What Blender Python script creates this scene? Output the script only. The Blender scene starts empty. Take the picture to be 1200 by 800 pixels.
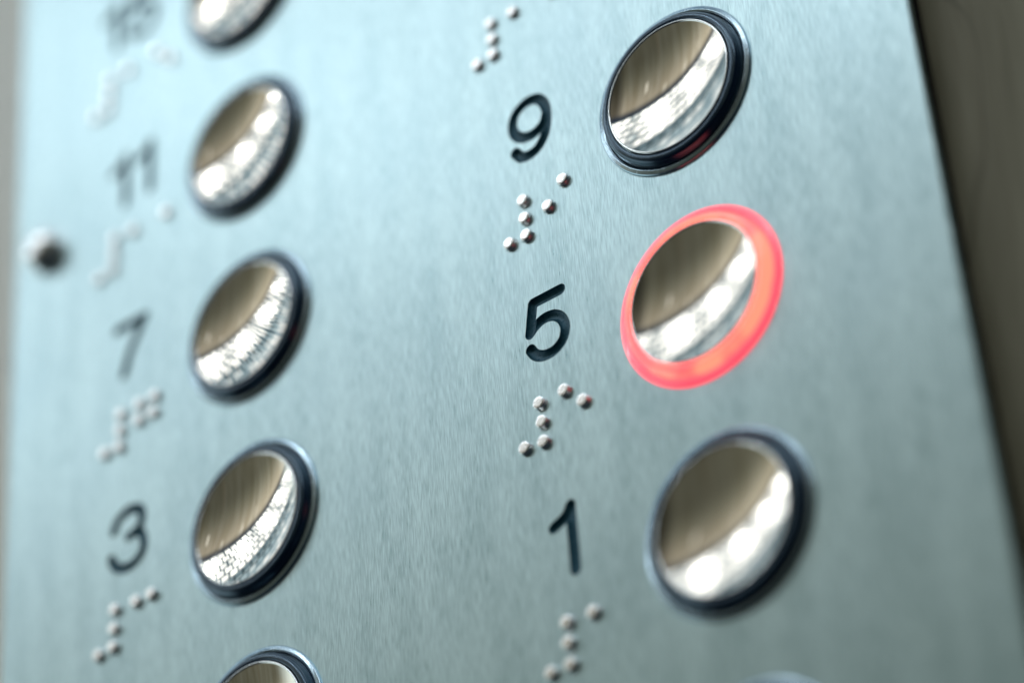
import bpy, bmesh, math, random
from mathutils import Vector, Matrix

# ------------------------------------------------------------------ scale
# panel coordinates: X right, Y up, Z out of the panel; one unit = one button row (27 mm)
U = 0.027
def W(x, y, z=0.0):
    return Vector((x * U, -z * U, y * U))

scene = bpy.context.scene
COL = scene.collection
COLX = 2.3976            # x of the right column of buttons (left column at 0)
XL, XR = -1.6106, 3.4928  # left and right edge of the face plate
THICK = 0.10
PLATE = 0.030

# ------------------------------------------------------------------ node helpers
class V:
    """tiny expression wrapper around shader math nodes"""
    def __init__(s, nt, sock): s.nt, s.s = nt, sock
    def _op(s, op, *a):
        n = s.nt.nodes.new('ShaderNodeMath'); n.operation = op
        for i, x in enumerate((s,) + a):
            if isinstance(x, V): s.nt.links.new(x.s, n.inputs[i])
            else: n.inputs[i].default_value = float(x)
        return V(s.nt, n.outputs[0])
    def __add__(s, o): return s._op('ADD', o)
    __radd__ = __add__
    def __sub__(s, o): return s._op('SUBTRACT', o)
    def __rsub__(s, o): return (s * -1.0) + o
    def __mul__(s, o): return s._op('MULTIPLY', o)
    __rmul__ = __mul__
    def __truediv__(s, o): return s._op('DIVIDE', o)
    def abs(s): return s._op('ABSOLUTE')
    def max(s, o): return s._op('MAXIMUM', o)
    def min(s, o): return s._op('MINIMUM', o)
    def fract(s): return s._op('FRACT')
    def floor(s): return s._op('FLOOR')
    def sqrt(s): return s._op('SQRT')
    def pow(s, o): return s._op('POWER', o)
    def step(s, a, b, lo=0.0, hi=1.0):
        n = s.nt.nodes.new('ShaderNodeMapRange'); n.interpolation_type = 'SMOOTHSTEP'
        s.nt.links.new(s.s, n.inputs[0])
        n.inputs[1].default_value = a; n.inputs[2].default_value = b
        n.inputs[3].default_value = lo; n.inputs[4].default_value = hi
        return V(s.nt, n.outputs[0])

def comb(nt, x, y, z):
    n = nt.nodes.new('ShaderNodeCombineXYZ')
    for i, a in enumerate((x, y, z)):
        if isinstance(a, V): nt.links.new(a.s, n.inputs[i])
        else: n.inputs[i].default_value = a
    return n.outputs[0]

def mixc(nt, fac, a, b, mode='MIX'):
    n = nt.nodes.new('ShaderNodeMix'); n.data_type = 'RGBA'; n.blend_type = mode
    for idx, v in ((0, fac), (6, a), (7, b)):
        if isinstance(v, V): nt.links.new(v.s, n.inputs[idx])
        elif hasattr(v, 'is_output'): nt.links.new(v, n.inputs[idx])
        elif idx == 0: n.inputs[0].default_value = v
        else: n.inputs[idx].default_value = (*v, 1.0)
    return n.outputs[2]

def noise(nt, vec, scale, detail=2.0, rough=0.5, dim='3D'):
    n = nt.nodes.new('ShaderNodeTexNoise'); n.noise_dimensions = dim
    nt.links.new(vec, n.inputs['Vector'])
    n.inputs['Scale'].default_value = scale; n.inputs['Detail'].default_value = detail
    n.inputs['Roughness'].default_value = rough
    return V(nt, n.outputs[0])

def objcoords(nt):
    t = nt.nodes.new('ShaderNodeTexCoord')
    s = nt.nodes.new('ShaderNodeSeparateXYZ'); nt.links.new(t.outputs['Object'], s.inputs[0])
    k = 1.0 / U
    return V(nt, s.outputs[0]) * k, V(nt, s.outputs[2]) * k, V(nt, s.outputs[1]) * (-k)   # X, Y, Z in panel units

def newmat(name):
    m = bpy.data.materials.new(name); m.use_nodes = True
    nt = m.node_tree
    return m, nt, nt.nodes['Principled BSDF']

def plug(nt, v, sock):
    nt.links.new(v.s if isinstance(v, V) else v, sock)

# ------------------------------------------------------------------ world: lift cabin light (wood opposite wall, louvred light ceiling)
K_CEIL = 0.83
def make_world():
    w = bpy.data.worlds.new('World'); scene.world = w; w.use_nodes = True
    nt = w.node_tree; bg = nt.nodes['Background']
    tc = nt.nodes.new('ShaderNodeTexCoord'); sp = nt.nodes.new('ShaderNodeSeparateXYZ')
    nt.links.new(tc.outputs['Generated'], sp.inputs[0])
    rx = V(nt, sp.outputs[0]); out = V(nt, sp.outputs[1]) * -1.0; up = V(nt, sp.outputs[2])
    outp = out.max(0.02); upp = up.max(0.02)
    e = up / outp                      # height on the opposite wall
    a = rx / outp                      # sideways on the opposite wall
    u = rx / upp; v = outp / upp       # position on the ceiling
    # ---- opposite wall: pale wood veneer
    wv = comb(nt, a * 9.0, e * 0.7, 0.0)
    g1 = noise(nt, wv, 1.6, 3.0, 0.6)
    wv2 = comb(nt, a * 30.0, e * 1.1, 3.0)
    g2 = noise(nt, wv2, 1.4, 2.0, 0.5)
    grain = g1 * 0.6 + g2 * 0.4
    wall = mixc(nt, grain.step(0.3, 0.7), (0.19, 0.170, 0.120), (0.34, 0.330, 0.285))
    lift = e.step(0.26, 0.86, 0.50, 2.0) * a.step(-1.2, -0.25, 1.15, 0.72)
    side = (a + 0.02).abs().step(0.03, 0.10, 0.30, 1.0)
    wallv = (lift * side).max(a.step(0.06, 0.30, 0.0, 1.15))  # glow added at the right to brighten dots and pin
    wc = nt.nodes.new('ShaderNodeVectorMath'); wc.operation = 'SCALE'
    nt.links.new(wall, wc.inputs[0]); nt.links.new(wallv.s, wc.inputs['Scale'])
    wall = wc.outputs[0]
    # thin reflections of the tubes running down the varnish
    gl = None
    for ga, ge in ((-0.30, 0.60), (-0.50, 0.76), (-0.76, 0.74), (-0.96, 0.68)):
        t = (a - ga).abs().step(0.004, 0.016, 1.0, 0.0) * (e - ge).abs().step(0.02, 0.085, 1.0, 0.0)
        gl = t if gl is None else gl + t
    wall = mixc(nt, e.step(0.35, 0.75, 1.0, 0.0), wall, (0.78, 0.86, 0.83), 'MULTIPLY')
    wall = mixc(nt, gl * 0.75, wall, (0.95, 0.95, 0.88))
    # vertical joints between veneer sheets
    joint = (a * 1.9 + 0.31).fract()
    wall = mixc(nt, (joint - 0.5).abs().step(0.006, 0.02, 0.45, 0.0), wall, (0.10, 0.08, 0.05))
    # ---- below the window of view: dark floor, dim lower wall
    low = e.step(-0.45, -0.05, 0.0, 1.0)
    wall = mixc(nt, low, (0.012, 0.016, 0.022), wall)
    # ---- luminous ceiling
    G = 0.088
    jit = noise(nt, comb(nt, u * 5.0, v * 5.0, 0.0), 1.0, 1.0)
    cv = v / (G * 1.3); cu = u / G + cv.floor() * 0.5
    du = (cu.fract() - 0.5).abs(); dv = (cv.fract() - 0.5).abs()
    line = du.max(dv).step(0.33, 0.47, 1.0, 0.0).max(v.step(0.26, 0.52, 0.7, 0.0))
    wn = nt.nodes.new('ShaderNodeTexWhiteNoise'); wn.noise_dimensions = '2D'
    nt.links.new(comb(nt, cu.floor(), cv.floor(), 0.0), wn.inputs['Vector'])
    cell = V(nt, wn.outputs[0])
    tube = (((u + 0.45) / 0.43 + 0.5).fract() - 0.5).abs() * 0.43      # distance to the nearest lamp row
    lampu = tube.step(0.03, 0.195, 1.0, 0.0)
    lampv = (v - 0.93).abs().step(0.06, 0.42, 1.0, 0.0)
    lamp = lampu * lampv
    lamp = lamp * (((u + 0.235) / 0.43).floor() * 2.4).fract().step(0.0, 1.0, 0.55, 1.25)
    band = (v - 0.86).abs().step(0.16, 0.46, 1.0, 0.0)
    louvre = (0.34 + cell * 0.55 + jit * 0.3) * (0.05 + line * 1.10)
    over = v.step(0.10, 0.34, 1.0, 0.0)  # extra overhead glow added for highlights on dots and pin
    ceil_v = louvre * (0.82 + band * 0.8 + lamp * 2.4 + over * 0.5) + lamp * 0.12
    rib = ((v * 1.0 - 0.52).abs().step(0.02, 0.05, 0.25, 1.0)) * ((tube - 0.215).abs().step(0.004, 0.018, 0.65, 1.0))
    core = tube.step(0.0, 0.075, 1.0, 0.0) * (v - 0.95).abs().step(0.0, 0.17, 1.0, 0.0)
    ceil_v = ceil_v * rib + core * (0.3 + louvre) * 9.0
    cc = nt.nodes.new('ShaderNodeVectorMath'); cc.operation = 'SCALE'
    tint = mixc(nt, ceil_v.step(0.2, 1.2), (0.55, 0.88, 1.10), (0.97, 1.03, 1.07))
    nt.links.new(tint, cc.inputs[0]); nt.links.new(ceil_v.s, cc.inputs['Scale'])
    # ceiling mask with a dark cornice just under it
    cor = e.step(K_CEIL - 0.095, K_CEIL + 0.015, 0.0, 0.92)
    col = mixc(nt, cor, wall, (0.012, 0.028, 0.060))
    col = mixc(nt, e.step(K_CEIL + 0.03, K_CEIL + 0.045), col, cc.outputs[0])
    # ---- the side the photographer stands on: dark, bluish
    dotv = rx * 0.58 + out * 0.52 + up * -0.62
    col = mixc(nt, dotv.step(0.80, 0.93), col, (0.004, 0.008, 0.018))
    # right-hand wall of the cabin, dim blue steel
    col = mixc(nt, rx.step(0.45, 0.75), col, (0.008, 0.014, 0.022))
    # below and behind
    col = mixc(nt, up.step(-0.55, -0.25, 1.0, 0.0), col, (0.010, 0.014, 0.020))
    # left-hand side: cool glow added to brighten the plate and wall on the left
    col = mixc(nt, rx.step(-0.92, -0.80, 1.0, 0.0), col, (0.95, 1.15, 1.18))
    nt.links.new(col, bg.inputs['Color']); bg.inputs['Strength'].default_value = 1.0
    try:
        w.cycles.sampling_method = 'MANUAL'; w.cycles.sample_map_resolution = 2048
    except Exception: pass
make_world()

# ------------------------------------------------------------------ materials
def mat_brushed():
    m, nt, b = newmat('brushed_steel')
    X, Y, Z = objcoords(nt)
    n1 = noise(nt, comb(nt, X * 185.0, Y * 10.0, 0.0), 1.0, 2.0, 0.6)
    n2 = noise(nt, comb(nt, X * 330.0, Y * 15.0, 7.0), 1.0, 1.0, 0.5)
    n3 = noise(nt, comb(nt, X * 9.0, Y * 1.2, 2.0), 1.0, 2.0, 0.5)
    n4 = noise(nt, comb(nt, X * 2.2, Y * 1.6, 5.0), 1.0, 2.0, 0.5)
    s = n1 * 0.45 + n2 * 0.35 + n3 * 0.20
    base = mixc(nt, s.step(0.37, 0.63), (0.340, 0.485, 0.522), (0.565, 0.735, 0.765))
    base = mixc(nt, n4.step(0.35, 0.75, 0.0, 0.16), base, (0.41, 0.57, 0.64))
    plug(nt, base, b.inputs['Base Color'])
    b.inputs['Metallic'].default_value = 0.97
    plug(nt, s.step(0.2, 0.8, 0.26, 0.34), b.inputs['Roughness'])
    b.inputs['Anisotropic'].default_value = 0.5
    plug(nt, comb(nt, 1.0, 0.0, 0.0), b.inputs['Tangent'])
    bp = nt.nodes.new('ShaderNodeBump'); bp.inputs['Strength'].default_value = 0.05
    bp.inputs['Distance'].default_value = 0.0012 * U
    plug(nt, n1 * 0.5 + n2 * 0.5, bp.inputs['Height']); nt.links.new(bp.outputs[0], b.inputs['Normal'])
    return m

def mat_mirror():
    m, nt, b = newmat('polished_steel')
    X, Y, Z = objcoords(nt)
    n = noise(nt, comb(nt, X * 60.0, Y * 6.0, 0.0), 1.0, 3.0, 0.6)
    sm = noise(nt, comb(nt, X * 7.0, Y * 5.0, 3.0), 1.0, 4.0, 0.6)
    b.inputs['Base Color'].default_value = (0.95, 0.89, 0.79, 1)
    b.inputs['Metallic'].default_value = 1.0
    plug(nt, n.step(0.35, 0.8, 0.01, 0.045) + sm.step(0.55, 0.8, 0.0, 0.09), b.inputs['Roughness'])
    return m

def mat_satin(name, col, r0, r1):
    m, nt, b = newmat(name)
    X, Y, Z = objcoords(nt)
    n = noise(nt, comb(nt, X * 45.0, Y * 45.0, Z * 45.0), 1.0, 3.0, 0.6)
    b.inputs['Base Color'].default_value = (*col, 1)
    b.inputs['Metallic'].default_value = 1.0
    plug(nt, n.step(0.3, 0.75, r0, r1), b.inputs['Roughness'])
    return m

def mat_black():
    m, nt, b = newmat('black_translucent_plastic')
    X, Y, Z = objcoords(nt)
    n = noise(nt, comb(nt, X * 30.0, Y * 30.0, Z * 30.0), 1.0, 3.0, 0.6)
    plug(nt, mixc(nt, n, (0.002, 0.010, 0.030), (0.004, 0.018, 0.052)), b.inputs['Base Color'])
    plug(nt, n.step(0.3, 0.8, 0.14, 0.26), b.inputs['Roughness'])
    b.inputs['IOR'].default_value = 1.9
    b.inputs['Specular Tint'].default_value = (0.55, 0.8, 1.0, 1)
    return m

def mat_ink():
    m, nt, b = newmat('engraving_paint')
    X, Y, Z = objcoords(nt)
    n = noise(nt, comb(nt, X * 80.0, Y * 80.0, Z * 80.0), 1.0, 2.0, 0.6)
    plug(nt, mixc(nt, n, (0.008, 0.050, 0.080), (0.026, 0.115, 0.165)), b.inputs['Base Color'])
    plug(nt, n.step(0.3, 0.8, 0.26, 0.42), b.inputs['Roughness'])
    bp = nt.nodes.new('ShaderNodeBump'); bp.inputs['Strength'].default_value = 0.5
    b.inputs['Specular Tint'].default_value = (0.4, 0.75, 1.0, 1)
    bp.inputs['Distance'].default_value = 0.003 * U
    plug(nt, n, bp.inputs['Height']); nt.links.new(bp.outputs[0], b.inputs['Normal'])
    return m

def mat_glow():
    m, nt, b = newmat('glowing_red_plastic')
    X, Y, Z = objcoords(nt)
    r = (X * X + Y * Y).sqrt()
    n = noise(nt, comb(nt, X * 5.0, Y * 5.0, Z * 5.0), 1.0, 2.0, 0.5)
    # brightest in the middle of the wall, deeper red where the plastic thins at foot and crown
    mid = (Z - 0.030).abs().step(0.008, 0.034, 1.0, 0.0)
    col = mixc(nt, mid * n.step(0.32, 0.60, 0.35, 1.25), (1.0, 0.045, 0.085), (1.0, 0.210, 0.130))
    b.inputs['Base Color'].default_value = (0.55, 0.10, 0.10, 1)
    b.inputs['Roughness'].default_value = 0.2
    plug(nt, col, b.inputs['Emission Color'])
    b.inputs['Emission Strength'].default_value = 1.75
    b.inputs['Coat Weight'].default_value = 1.0; b.inputs['Coat Roughness'].default_value = 0.08
    return m

def mat_glow_rim():
    m, nt, b = newmat('glowing_red_flange')
    X, Y, Z = objcoords(nt)
    n = noise(nt, comb(nt, X * 6.0, Y * 6.0, Z * 6.0), 1.0, 2.0, 0.5)
    plug(nt, mixc(nt, n, (1.0, 0.024, 0.060), (1.0, 0.065, 0.105)), b.inputs['Emission Color'])
    b.inputs['Base Color'].default_value = (0.75, 0.25, 0.25, 1)
    b.inputs['Roughness'].default_value = 0.18
    b.inputs['Emission Strength'].default_value = 1.75
    b.inputs['Coat Weight'].default_value = 1.0; b.inputs['Coat Roughness'].default_value = 0.08
    return m

def mat_wood(name, dark, light, rough=0.45, ior=1.3):
    m, nt, b = newmat(name)
    X, Y, Z = objcoords(nt)
    warp = noise(nt, comb(nt, X * 0.9, Y * 0.25, 0.0), 1.0, 3.0, 0.55)
    g = noise(nt, comb(nt, X * 5.0 + warp * 6.0, Y * 0.35, 1.0), 1.0, 4.0, 0.6)
    f = noise(nt, comb(nt, X * 60.0, Y * 2.0, 4.0), 1.0, 2.0, 0.5)
    wv = ((X * 1.6 + warp * 5.0).fract() - 0.5).abs().step(0.44, 0.5, 0.0, 0.5)
    t = g * 0.75 + f * 0.25
    c = mixc(nt, t.step(0.3, 0.7), dark, light)
    c = mixc(nt, wv, c, tuple(x * 0.6 for x in dark))
    plug(nt, c, b.inputs['Base Color'])
    b.inputs['Roughness'].default_value = rough
    b.inputs['IOR'].default_value = ior
    return m

M_STEEL = mat_brushed(); M_MIRROR = mat_mirror(); M_BLACK = mat_black(); M_INK = mat_ink()
M_BEZEL = mat_satin('bezel_steel', (0.42, 0.54, 0.62), 0.14, 0.28)
M_DOT = mat_satin('dot_steel', (0.97, 0.97, 0.96), 0.19, 0.30)
M_RIM = mat_satin('rim_steel', (0.86, 0.88, 0.88), 0.08, 0.16)
M_GAPSHADE, _nt, _b = newmat('gap_shade')  # near-black colour painted as shade between plate and wall
_X, _Y, _Z = objcoords(_nt)
plug(_nt, mixc(_nt, noise(_nt, comb(_nt, _X * 20.0, _Y * 20.0, _Z * 20.0), 1.0, 3.0), (0.003, 0.003, 0.004), (0.010, 0.009, 0.009)), _b.inputs['Base Color'])
_b.inputs['Roughness'].default_value = 0.75; _b.inputs['IOR'].default_value = 1.25
M_GLOW = mat_glow(); M_GLOWRIM = mat_glow_rim(); M_WOOD = mat_wood('veneer_wall', (0.200, 0.185, 0.122), (0.350, 0.325, 0.230)); M_PALE = mat_wood('pale_wall', (0.80, 0.80, 0.68), (0.88, 0.88, 0.77), 0.35, 2.1)

# ------------------------------------------------------------------ mesh helpers
def link(name, me, mat, parent=None, loc=None):
    o = bpy.data.objects.new(name, me); COL.objects.link(o)
    if mat is not None and not me.materials: me.materials.append(mat)
    if parent is not None: o.parent = parent
    if loc is not None: o.location = loc
    return o

def lathe_mesh(name, prof, seg=128, sharp=50, close=False):
    """prof: list of (r, z) in panel units, revolved about the panel normal"""
    bm = bmesh.new(); rings = []
    for r, z in prof:
        if r < 1e-6: rings.append([bm.verts.new(W(0, 0, z))])
        else: rings.append([bm.verts.new(W(r * math.cos(2*math.pi*k/seg), r * math.sin(2*math.pi*k/seg), z)) for k in range(seg)])
    pairs = list(zip(rings[:-1], rings[1:]))
    if close: pairs.append((rings[-1], rings[0]))
    for A, B in pairs:
        for k in range(seg):
            k2 = (k + 1) % seg
            if len(A) == 1 and len(B) == 1: continue
            if len(A) == 1: bm.faces.new((A[0], B[k], B[k2]))
            elif len(B) == 1: bm.faces.new((A[k], B[0], A[k2]))
            else: bm.faces.new((A[k], B[k], B[k2], A[k2]))
    bmesh.ops.recalc_face_normals(bm, faces=bm.faces)
    for f in bm.faces: f.smooth = True
    for e in bm.edges:
        if len(e.link_faces) == 2 and e.calc_face_angle(0) > math.radians(sharp): e.smooth = False
    me = bpy.data.meshes.new(name); bm.to_mesh(me); bm.free()
    return me

# ------------------------------------------------------------------ the wall behind
def wall(x0, x1, mat):
    bm = bmesh.new()
    z0, z1 = -THICK - 0.012, -THICK - 0.6
    y0, y1 = -9.0, 12.0
    vs = [bm.verts.new(W(x, y, z)) for z in (z0, z1) for x, y in ((x0, y0), (x1, y0), (x1, y1), (x0, y1))]
    for f in ((0, 1, 2, 3), (7, 6, 5, 4), (0, 4, 5, 1), (1, 5, 6, 2), (2, 6, 7, 3), (3, 7, 4, 0)):
        bm.faces.new([vs[i] for i in f])
    bmesh.ops.recalc_face_normals(bm, faces=bm.faces)
    me = bpy.data.meshes.new('wall'); bm.to_mesh(me); bm.free()
    o = link('wall', me, mat); o['kind'] = 'structure'
wall(-12.0, 0.8, M_PALE)  # left piece coloured paler in place of brighter light on the wall
wall(0.805, 9.0, M_WOOD)

# ------------------------------------------------------------------ engraved numbers: strokes as centre lines
def smooth(pts, n=8):
    """Catmull-Rom through the points"""
    P = [Vector(p) for p in pts]; out = []
    for i in range(len(P) - 1):
        p0 = P[i-1] if i else P[0] * 2 - P[1]; p1, p2 = P[i], P[i+1]
        p3 = P[i+2] if i + 2 < len(P) else P[-1] * 2 - P[-2]
        for k in range(n):
            t = k / n
            out.append(0.5 * ((2*p1) + (p2-p0)*t + (2*p0-5*p1+4*p2-p3)*t*t + (3*p1-p0-3*p2+p3)*t*t*t))
    out.append(P[-1]); return out

def poly(pts, n=5):
    P = [Vector(p) for p in pts]; out = []
    for i in range(len(P) - 1):
        out += [P[i].lerp(P[i+1], k / n) for k in range(n)]
    out.append(P[-1]); return out

G5A = [(1.736, .354), (1.592, .354)]
G5C = [(1.592, .354), (1.566, .219)]
G5B = [(1.566, .219), (1.602, .244), (1.645, .258), (1.692, .250), (1.728, .220), (1.744, .170), (1.727, .119), (1.683, .089), (1.630, .087), (1.587, .108), (1.562, .144)]
G9A = [(1.753, 1.258), (1.735, 1.212), (1.700, 1.184), (1.660, 1.176), (1.612, 1.189), (1.576, 1.226), (1.568, 1.272), (1.582, 1.318), (1.618, 1.346), (1.661, 1.356), (1.706, 1.345), (1.738, 1.310), (1.752, 1.258), (1.749, 1.200), (1.730, 1.138), (1.690, 1.095), (1.643, 1.082), (1.601, 1.092), (1.571, 1.130)]
G1A = [(1.600, -.692), (1.645, -.675), (1.672, -.655), (1.688, -.628)]
G1B = [(1.688, -.628), (1.687, -.906)]
G3A = [(-.868, .308), (-.845, .350), (-.785, .379), (-.724, .370), (-.689, .338), (-.692, .290), (-.720, .258), (-.771, .243)]
G3B = [(-.720, .258), (-.684, .215), (-.675, .165), (-.695, .120), (-.750, .092), (-.812, .096), (-.860, .126), (-.884, .170)]
G7A = [(-.862, 1.385), (-.676, 1.385)]
G7B = [(-.676, 1.385), (-.735, 1.290), (-.780, 1.210), (-.812, 1.118)]
def one(x, y):   # a figure one whose stem stands on (x, y)
    return [smooth([(px - 1.688 + x, py + .906 + y) for px, py in G1A], 4), poly([(px - 1.688 + x, py + .906 + y) for px, py in G1B], 4)]
def five(x, y):
    m = lambda pts: [(px - 1.655 + x, py - .087 + y) for px, py in pts]
    return [poly(m(G5A)), poly(m(G5C)), smooth(m(G5B), 5)]
NUMBERS = [
    ('1', [smooth(G1A, 5), poly(G1B, 4)]),
    ('5', [poly(G5A), poly(G5C), smooth(G5B)]),
    ('9', [smooth(G9A)]),
    ('3', [smooth(G3A), smooth(G3B)]),
    ('7', [poly(G7A), smooth(G7B)]),
    ('11', one(-.810, 2.108) + one(-.640, 2.108)),
    ('15', one(-.880, 3.110) + five(-.700, 3.110)),
]
STROKE_W, STROKE_D = 0.0262, 0.021

def stroke_mesh(pts, mi, w, d, seg=20):
    """sweep of an elliptical cutter with round ends along a centre line on the plate"""
    n = len(pts); rows = []
    tang = []
    for i in range(n):
        a = pts[max(i-1, 0)]; b = pts[min(i+1, n-1)]
        t = (b - a); t.normalize(); tang.append(t)
    cap = [math.radians(x) for x in (80, 60, 40, 20)]
    for an in cap: rows.append((pts[0] - tang[0] * w * math.sin(an), tang[0], math.cos(an)))
    for p, t in zip(pts, tang): rows.append((p, t, 1.0))
    for an in reversed(cap): rows.append((pts[-1] + tang[-1] * w * math.sin(an), tang[-1], math.cos(an)))
    bm = bmesh.new(); rings = []
    for p, t, s in rows:
        nrm = Vector((-t.y, t.x))
        rings.append([bm.verts.new(W(p.x + nrm.x * w * s * math.cos(q), p.y + nrm.y * w * s * math.cos(q), d * s * math.sin(q) + 0.0007))
                      for q in [2 * math.pi * (k + .5) / seg for k in range(seg)]])
    for A, B in zip(rings[:-1], rings[1:]):
        for k in range(seg): bm.faces.new((A[k], A[(k+1) % seg], B[(k+1) % seg], B[k]))
    bm.faces.new(rings[0]); bm.faces.new(list(reversed(rings[-1])))
    bmesh.ops.recalc_face_normals(bm, faces=bm.faces)
    for f in bm.faces: f.material_index = mi; f.smooth = True
    me = bpy.data.meshes.new('cutter'); bm.to_mesh(me); bm.free()
    return me

# ------------------------------------------------------------------ the panel
panel = bpy.data.objects.new('elevator_panel', None); COL.objects.link(panel)
panel.location = W(0, 0, 0)
panel['label'] = 'brushed steel elevator button panel with engraved numbers and braille dots'
panel['category'] = 'control panel'

def face_plate():
    bm = bmesh.new(); y0, y1 = -4.2, 7.0; c = 0.010
    def ring(dx, z): return [bm.verts.new(W(x, y, z)) for x, y in ((XL+dx, y0+dx), (XR-dx, y0+dx), (XR-dx, y1-dx), (XL+dx, y1-dx))]
    R = [ring(c, 0), ring(c*0.35, -c*0.25), ring(0, -c), ring(0, -PLATE)]
    bm.faces.new(R[0]); bm.faces.new(list(reversed(R[-1])))
    for A, B in zip(R[:-1], R[1:]):
        for k in range(4): bm.faces.new((A[k], B[k], B[(k+1) % 4], A[(k+1) % 4]))
    bmesh.ops.recalc_face_normals(bm, faces=bm.faces)
    me = bpy.data.meshes.new('face_plate'); bm.to_mesh(me); bm.free()
    nmat = 1 + len(NUMBERS)
    me.materials.append(M_STEEL)
    for _ in NUMBERS: me.materials.append(M_INK)
    o = bpy.data.objects.new('face_plate', me); COL.objects.link(o)
    cutters = []
    for i, (txt, strokes) in enumerate(NUMBERS):
        for j, pts in enumerate(strokes):
            cm = stroke_mesh(pts, i + 1, STROKE_W * (1 - .004 * j), STROKE_D * (1 - .01 * j))
            cm.materials.append(M_STEEL)
            for _ in NUMBERS: cm.materials.append(M_INK)
            co = bpy.data.objects.new('cutter', cm); COL.objects.link(co); cutters.append(co)
            md = o.modifiers.new('cut', 'BOOLEAN'); md.object = co; md.operation = 'DIFFERENCE'; md.solver = 'EXACT'
            md.use_self = True
            try: md.material_mode = 'INDEX'
            except Exception: pass
    dg = bpy.context.evaluated_depsgraph_get()
    res = bpy.data.meshes.new_from_object(o.evaluated_get(dg))
    o.modifiers.clear()
    for co in cutters:
        cm = co.data; bpy.data.objects.remove(co); bpy.data.meshes.remove(cm)
    # split: steel stays the face plate, the painted groove of each number becomes its own part
    def subset(idx, name):
        bm = bmesh.new(); bm.from_mesh(res)
        bmesh.ops.delete(bm, geom=[f for f in bm.faces if f.material_index != idx], context='FACES')
        for f in bm.faces: f.material_index = 0; f.smooth = idx > 0
        if idx > 0:
            bmesh.ops.remove_doubles(bm, verts=bm.verts, dist=0.0004 * U)
            for e in bm.edges:
                if len(e.link_faces) == 2 and e.calc_face_angle(0) > math.radians(40): e.smooth = False
        m2 = bpy.data.meshes.new(name); bm.to_mesh(m2); bm.free()
        return m2
    old = o.data; o.data = subset(0, 'face_plate'); bpy.data.meshes.remove(old)
    o.data.materials.append(M_STEEL); o.parent = panel
    for i, (txt, _) in enumerate(NUMBERS):
        q = link('engraved_number', subset(i + 1, 'engraved_number'), M_INK, panel)
        q['label'] = 'black engraved number %s' % txt
    bpy.data.meshes.remove(res)
face_plate()

def shadow_gap():  # black slab added to stand in for the shadow gap behind the plate
    bm = bmesh.new(); i = 0.012
    fr = [[bm.verts.new(W(x, y, z)) for x, y in ((XL+i, -4.2+i), (XR-i, -4.2+i), (XR-i, 7-i), (XL+i, 7-i))] for z in (-PLATE - 0.0004, -THICK - 0.011)]
    bm.faces.new(fr[0]); bm.faces.new(list(reversed(fr[1])))
    for k in range(4): bm.faces.new((fr[0][k], fr[1][k], fr[1][(k+1) % 4], fr[0][(k+1) % 4]))
    bmesh.ops.recalc_face_normals(bm, faces=bm.faces)
    me = bpy.data.meshes.new('shadow_gap'); bm.to_mesh(me); bm.free()
    link('shadow_gap', me, M_GAPSHADE, panel)
shadow_gap()

# ------------------------------------------------------------------ braille dots
BRAILLE = {
 '5': [(1.589,-.124),(1.594,-.213),(1.594,-.304),(1.499,-.293),(1.716,-.122),(1.803,-.208)],
 '9': [(1.595,.866),(1.596,.776),(1.597,.688),(1.507,.691),(1.721,.774),(1.808,.864)],
 '3': [(-.851,-.098),(-.855,-.19),(-.859,-.279),(-.952,-.284),(-.715,-.109),(-.618,-.109)],
 '1': [(1.628,-1.114),(1.627,-1.2),(1.63,-1.29),(1.535,-1.291),(1.755,-1.12)],
 '13': [(1.5,1.871),(1.502,1.783),(1.5,1.699),(1.411,1.692),(1.626,1.864),(1.838,1.852),(1.930,1.852)],
 '7': [(-.825,.906),(-.829,.821),(-.834,.736),(-.931,.742),(-.70,.906),(-.602,.906),(-.705,.822),(-.610,.820)],
 '11': [(-.879,1.925),(-.884,1.838),(-.890,1.750),(-.983,1.740),(-.754,1.912),(-.526,1.900)],
 '15': [(-.917,2.915),(-.928,2.83),(-.936,2.745),(-1.026,2.740),(-.794,2.916),(-.585,2.912),(-.495,2.822)],
}
def dot_mesh():
    R, h = 0.0315, 0.0175
    prof = [(R * 1.12, -0.002), (R * 1.05, 0.0010), (R, 0.0030)]
    for k in range(1, 17):                            # flattened dome: broad crown, quick shoulder
        q = 1 - (k / 16) ** 2
        prof.append((R * q if k < 16 else 0.0, 0.0030 + h * (1 - q ** 13.0)))
    return lathe_mesh('braille_dot', prof, 48, 80)
DOT = dot_mesh()
for k, pts in BRAILLE.items():
    for x, y in pts: link('braille_dot', DOT, M_DOT, panel, W(x, y, 0))

# domed pin near the left edge
prof = [(0.116, -0.004), (0.115, 0.006), (0.110, 0.010), (0.105, 0.011), (0.105, 0.060)]
for k in range(1, 21):
    q = 1 - (k / 20) ** 2
    prof.append((0.105 * q if k < 20 else 0.0, 0.060 + 0.034 * (1 - q ** 4.5)))
link('domed_pin', lathe_mesh('domed_pin', prof, 64, 40), M_RIM, panel, W(-1.372, 2.095, 0))

# ------------------------------------------------------------------ push buttons
RD, SLOPE, RIMZ = 0.292, 0.295, 0.050
def arc(cx, cz, r, a0, a1, n):
    return [(cx + r * math.cos(math.radians(a0 + (a1-a0)*k/n)), cz + r * math.sin(math.radians(a0 + (a1-a0)*k/n))) for k in range(n+1)]

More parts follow.
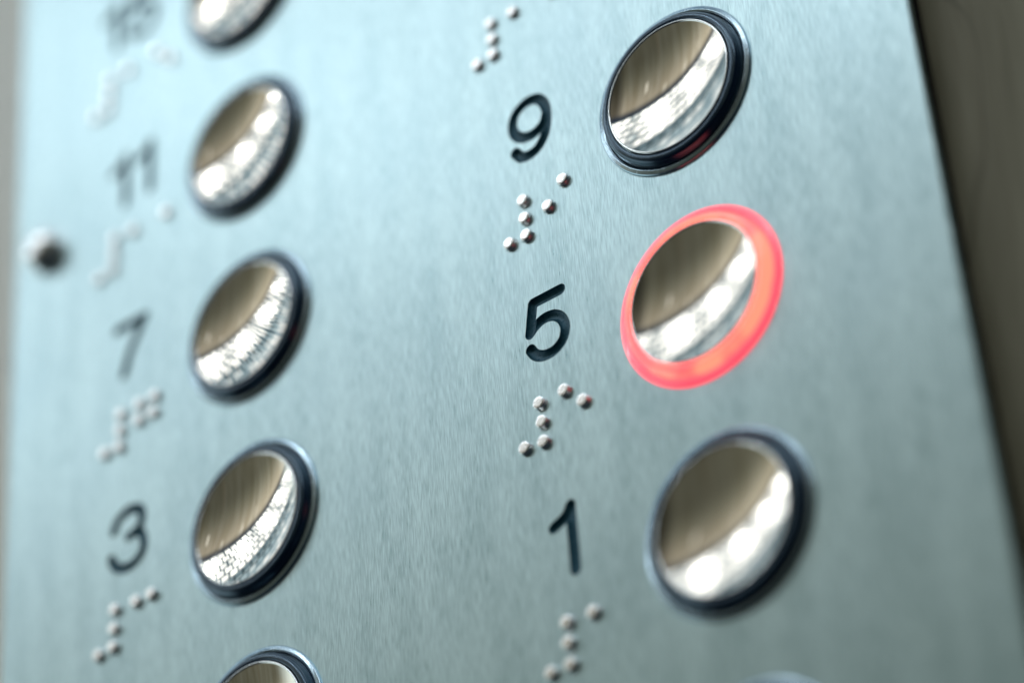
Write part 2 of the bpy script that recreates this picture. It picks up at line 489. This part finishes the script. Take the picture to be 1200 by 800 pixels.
def cap_mesh():
    Rc = RD / SLOPE; N = 40; prof = []
    z0 = RIMZ - 0.004
    for k in range(N + 1):
        r = RD * k / N
        prof.append((r, z0 - (math.sqrt(Rc*Rc - r*r) - math.sqrt(Rc*Rc - RD*RD))))
    return lathe_mesh('mirror_dish', prof, 160, 60)
def rim_mesh():
    prof = [(RD - 0.001, RIMZ - 0.0055)] + arc(RD + 0.0045, RIMZ - 0.004, 0.0050, 165, 15, 8) + [(RD + 0.0105, RIMZ - 0.02), (RD + 0.0105, 0.0)]
    return lathe_mesh('rim', prof, 160, 60)
def ring_mesh():
    r0, r1 = RD + 0.0135, 0.341
    prof = [(r0, 0.0)] + [(r0, RIMZ - 0.016)] + arc(r0 + 0.008, RIMZ - 0.010, 0.008, 180, 90, 5) + arc(r1 - 0.021, RIMZ - 0.023, 0.021, 90, 10, 10) + [(r1 + 0.008, 0.014), (r1 + 0.010, 0.0)]
    return lathe_mesh('light_ring', prof, 160, 45)
def bezel_mesh():
    prof = [(0.350, 0.0), (0.3535, 0.011)] + arc(0.3615, 0.0085, 0.006, 140, 60, 5) + arc(0.372, 0.003, 0.009, 80, 0, 6) + [(0.381, -0.004)]
    return lathe_mesh('bezel', prof, 160, 45)
MESH = dict(mirror_dish=(cap_mesh(), M_MIRROR), rim=(rim_mesh(), M_RIM), light_ring=(ring_mesh(), M_BLACK), bezel=(bezel_mesh(), M_BEZEL))

def button_proto():
    t = bpy.data.objects.new('lift_button', None); COL.objects.link(t)
    for n, (me, mt) in MESH.items():
        o = link(n, me, mt, t)
        o.material_slots[0].link = 'OBJECT'; o.material_slots[0].material = mt
    return t
def dup(src):
    r = src.copy(); COL.objects.link(r)
    for ch in src.children:
        c = ch.copy(); COL.objects.link(c); c.parent = r
    return r
GROUP = 'round push buttons on the elevator panel'
BUTTONS = [
    (1,  0, 'round lift button with glowing red ring, right of the number 5'),
    (1,  1, 'unlit round lift button with black ring, right of the number 9'),
    (1, -1, 'unlit round lift button with black ring, right of the number 1, below the red one'),
    (0,  0, 'unlit round lift button with black ring, right of the number 3'),
    (0,  1, 'unlit round lift button with black ring, right of the number 7'),
    (0,  2, 'blurred round lift button with dark ring, right of the number 11'),
    (0,  3, 'blurred round lift button cut off by the top edge, right of the number 15'),
    (0, -1, 'round lift button cut off by the bottom edge, below the button of number 3'),
    (1, -2, 'round lift button barely showing at the bottom edge, below the button of number 1'),
]
proto = button_proto()
for i, (cx, ry, lab) in enumerate(BUTTONS):
    t = proto if i == 0 else dup(proto)
    t.location = W(cx * COLX, ry - (0.03 if (cx, ry) == (1, -2) else 0.0), 0.0006)
    t['label'] = lab; t['category'] = 'button'; t['group'] = GROUP
for t in [o for o in COL.objects if o.name.startswith('lift_button')]:
    if 'glowing' in t['label']:
        for ch in t.children:
            if ch.name.startswith('light_ring'):
                ch.material_slots[0].material = M_GLOW; ch['label'] = 'glowing red light ring'
            if ch.name.startswith('bezel'):
                ch.material_slots[0].material = M_GLOWRIM; ch['label'] = 'red lit bezel'

# ------------------------------------------------------------------ camera (fitted to the photograph)
CAM = dict(f=3240.19, C=(7.197481, -5.87937239, 7.48181955))
def make_camera():
    rx, ry, rz = CAM_R
    A = Matrix(((1,0,0),(0,math.cos(rx),-math.sin(rx)),(0,math.sin(rx),math.cos(rx))))
    B = Matrix(((math.cos(ry),0,math.sin(ry)),(0,1,0),(-math.sin(ry),0,math.cos(ry))))
    Cm = Matrix(((math.cos(rz),-math.sin(rz),0),(math.sin(rz),math.cos(rz),0),(0,0,1)))
    R = B @ A @ Cm                               # camera axes in panel coordinates
    P = Matrix(((1,0,0),(0,0,-1),(0,1,0)))        # panel -> world
    M = (P @ R).to_4x4(); M.translation = W(*CAM['C'])
    cd = bpy.data.cameras.new('camera'); co = bpy.data.objects.new('camera', cd); COL.objects.link(co)
    co.matrix_world = M
    cd.sensor_width = 36.0; cd.lens = CAM['f'] / 1200.0 * 36.0
    cd.clip_start = 0.01; cd.clip_end = 50.0
    cd.dof.use_dof = True; cd.dof.focus_distance = 11.19 * U
    cd.dof.aperture_fstop = (cd.lens * 1e-3) / (0.47 * U)
    cd.dof.aperture_blades = 0
    scene.camera = co
CAM_R = (0.57513090, 0.65328605, -0.08191071)
make_camera()

# ------------------------------------------------------------------ render
scene.render.engine = 'CYCLES'
scene.view_settings.view_transform = 'Standard'
scene.view_settings.look = 'None'
scene.view_settings.exposure = 0.0
scene.view_settings.gamma = 1.0
scene.cycles.use_denoising = True
scene.cycles.max_bounces = 8
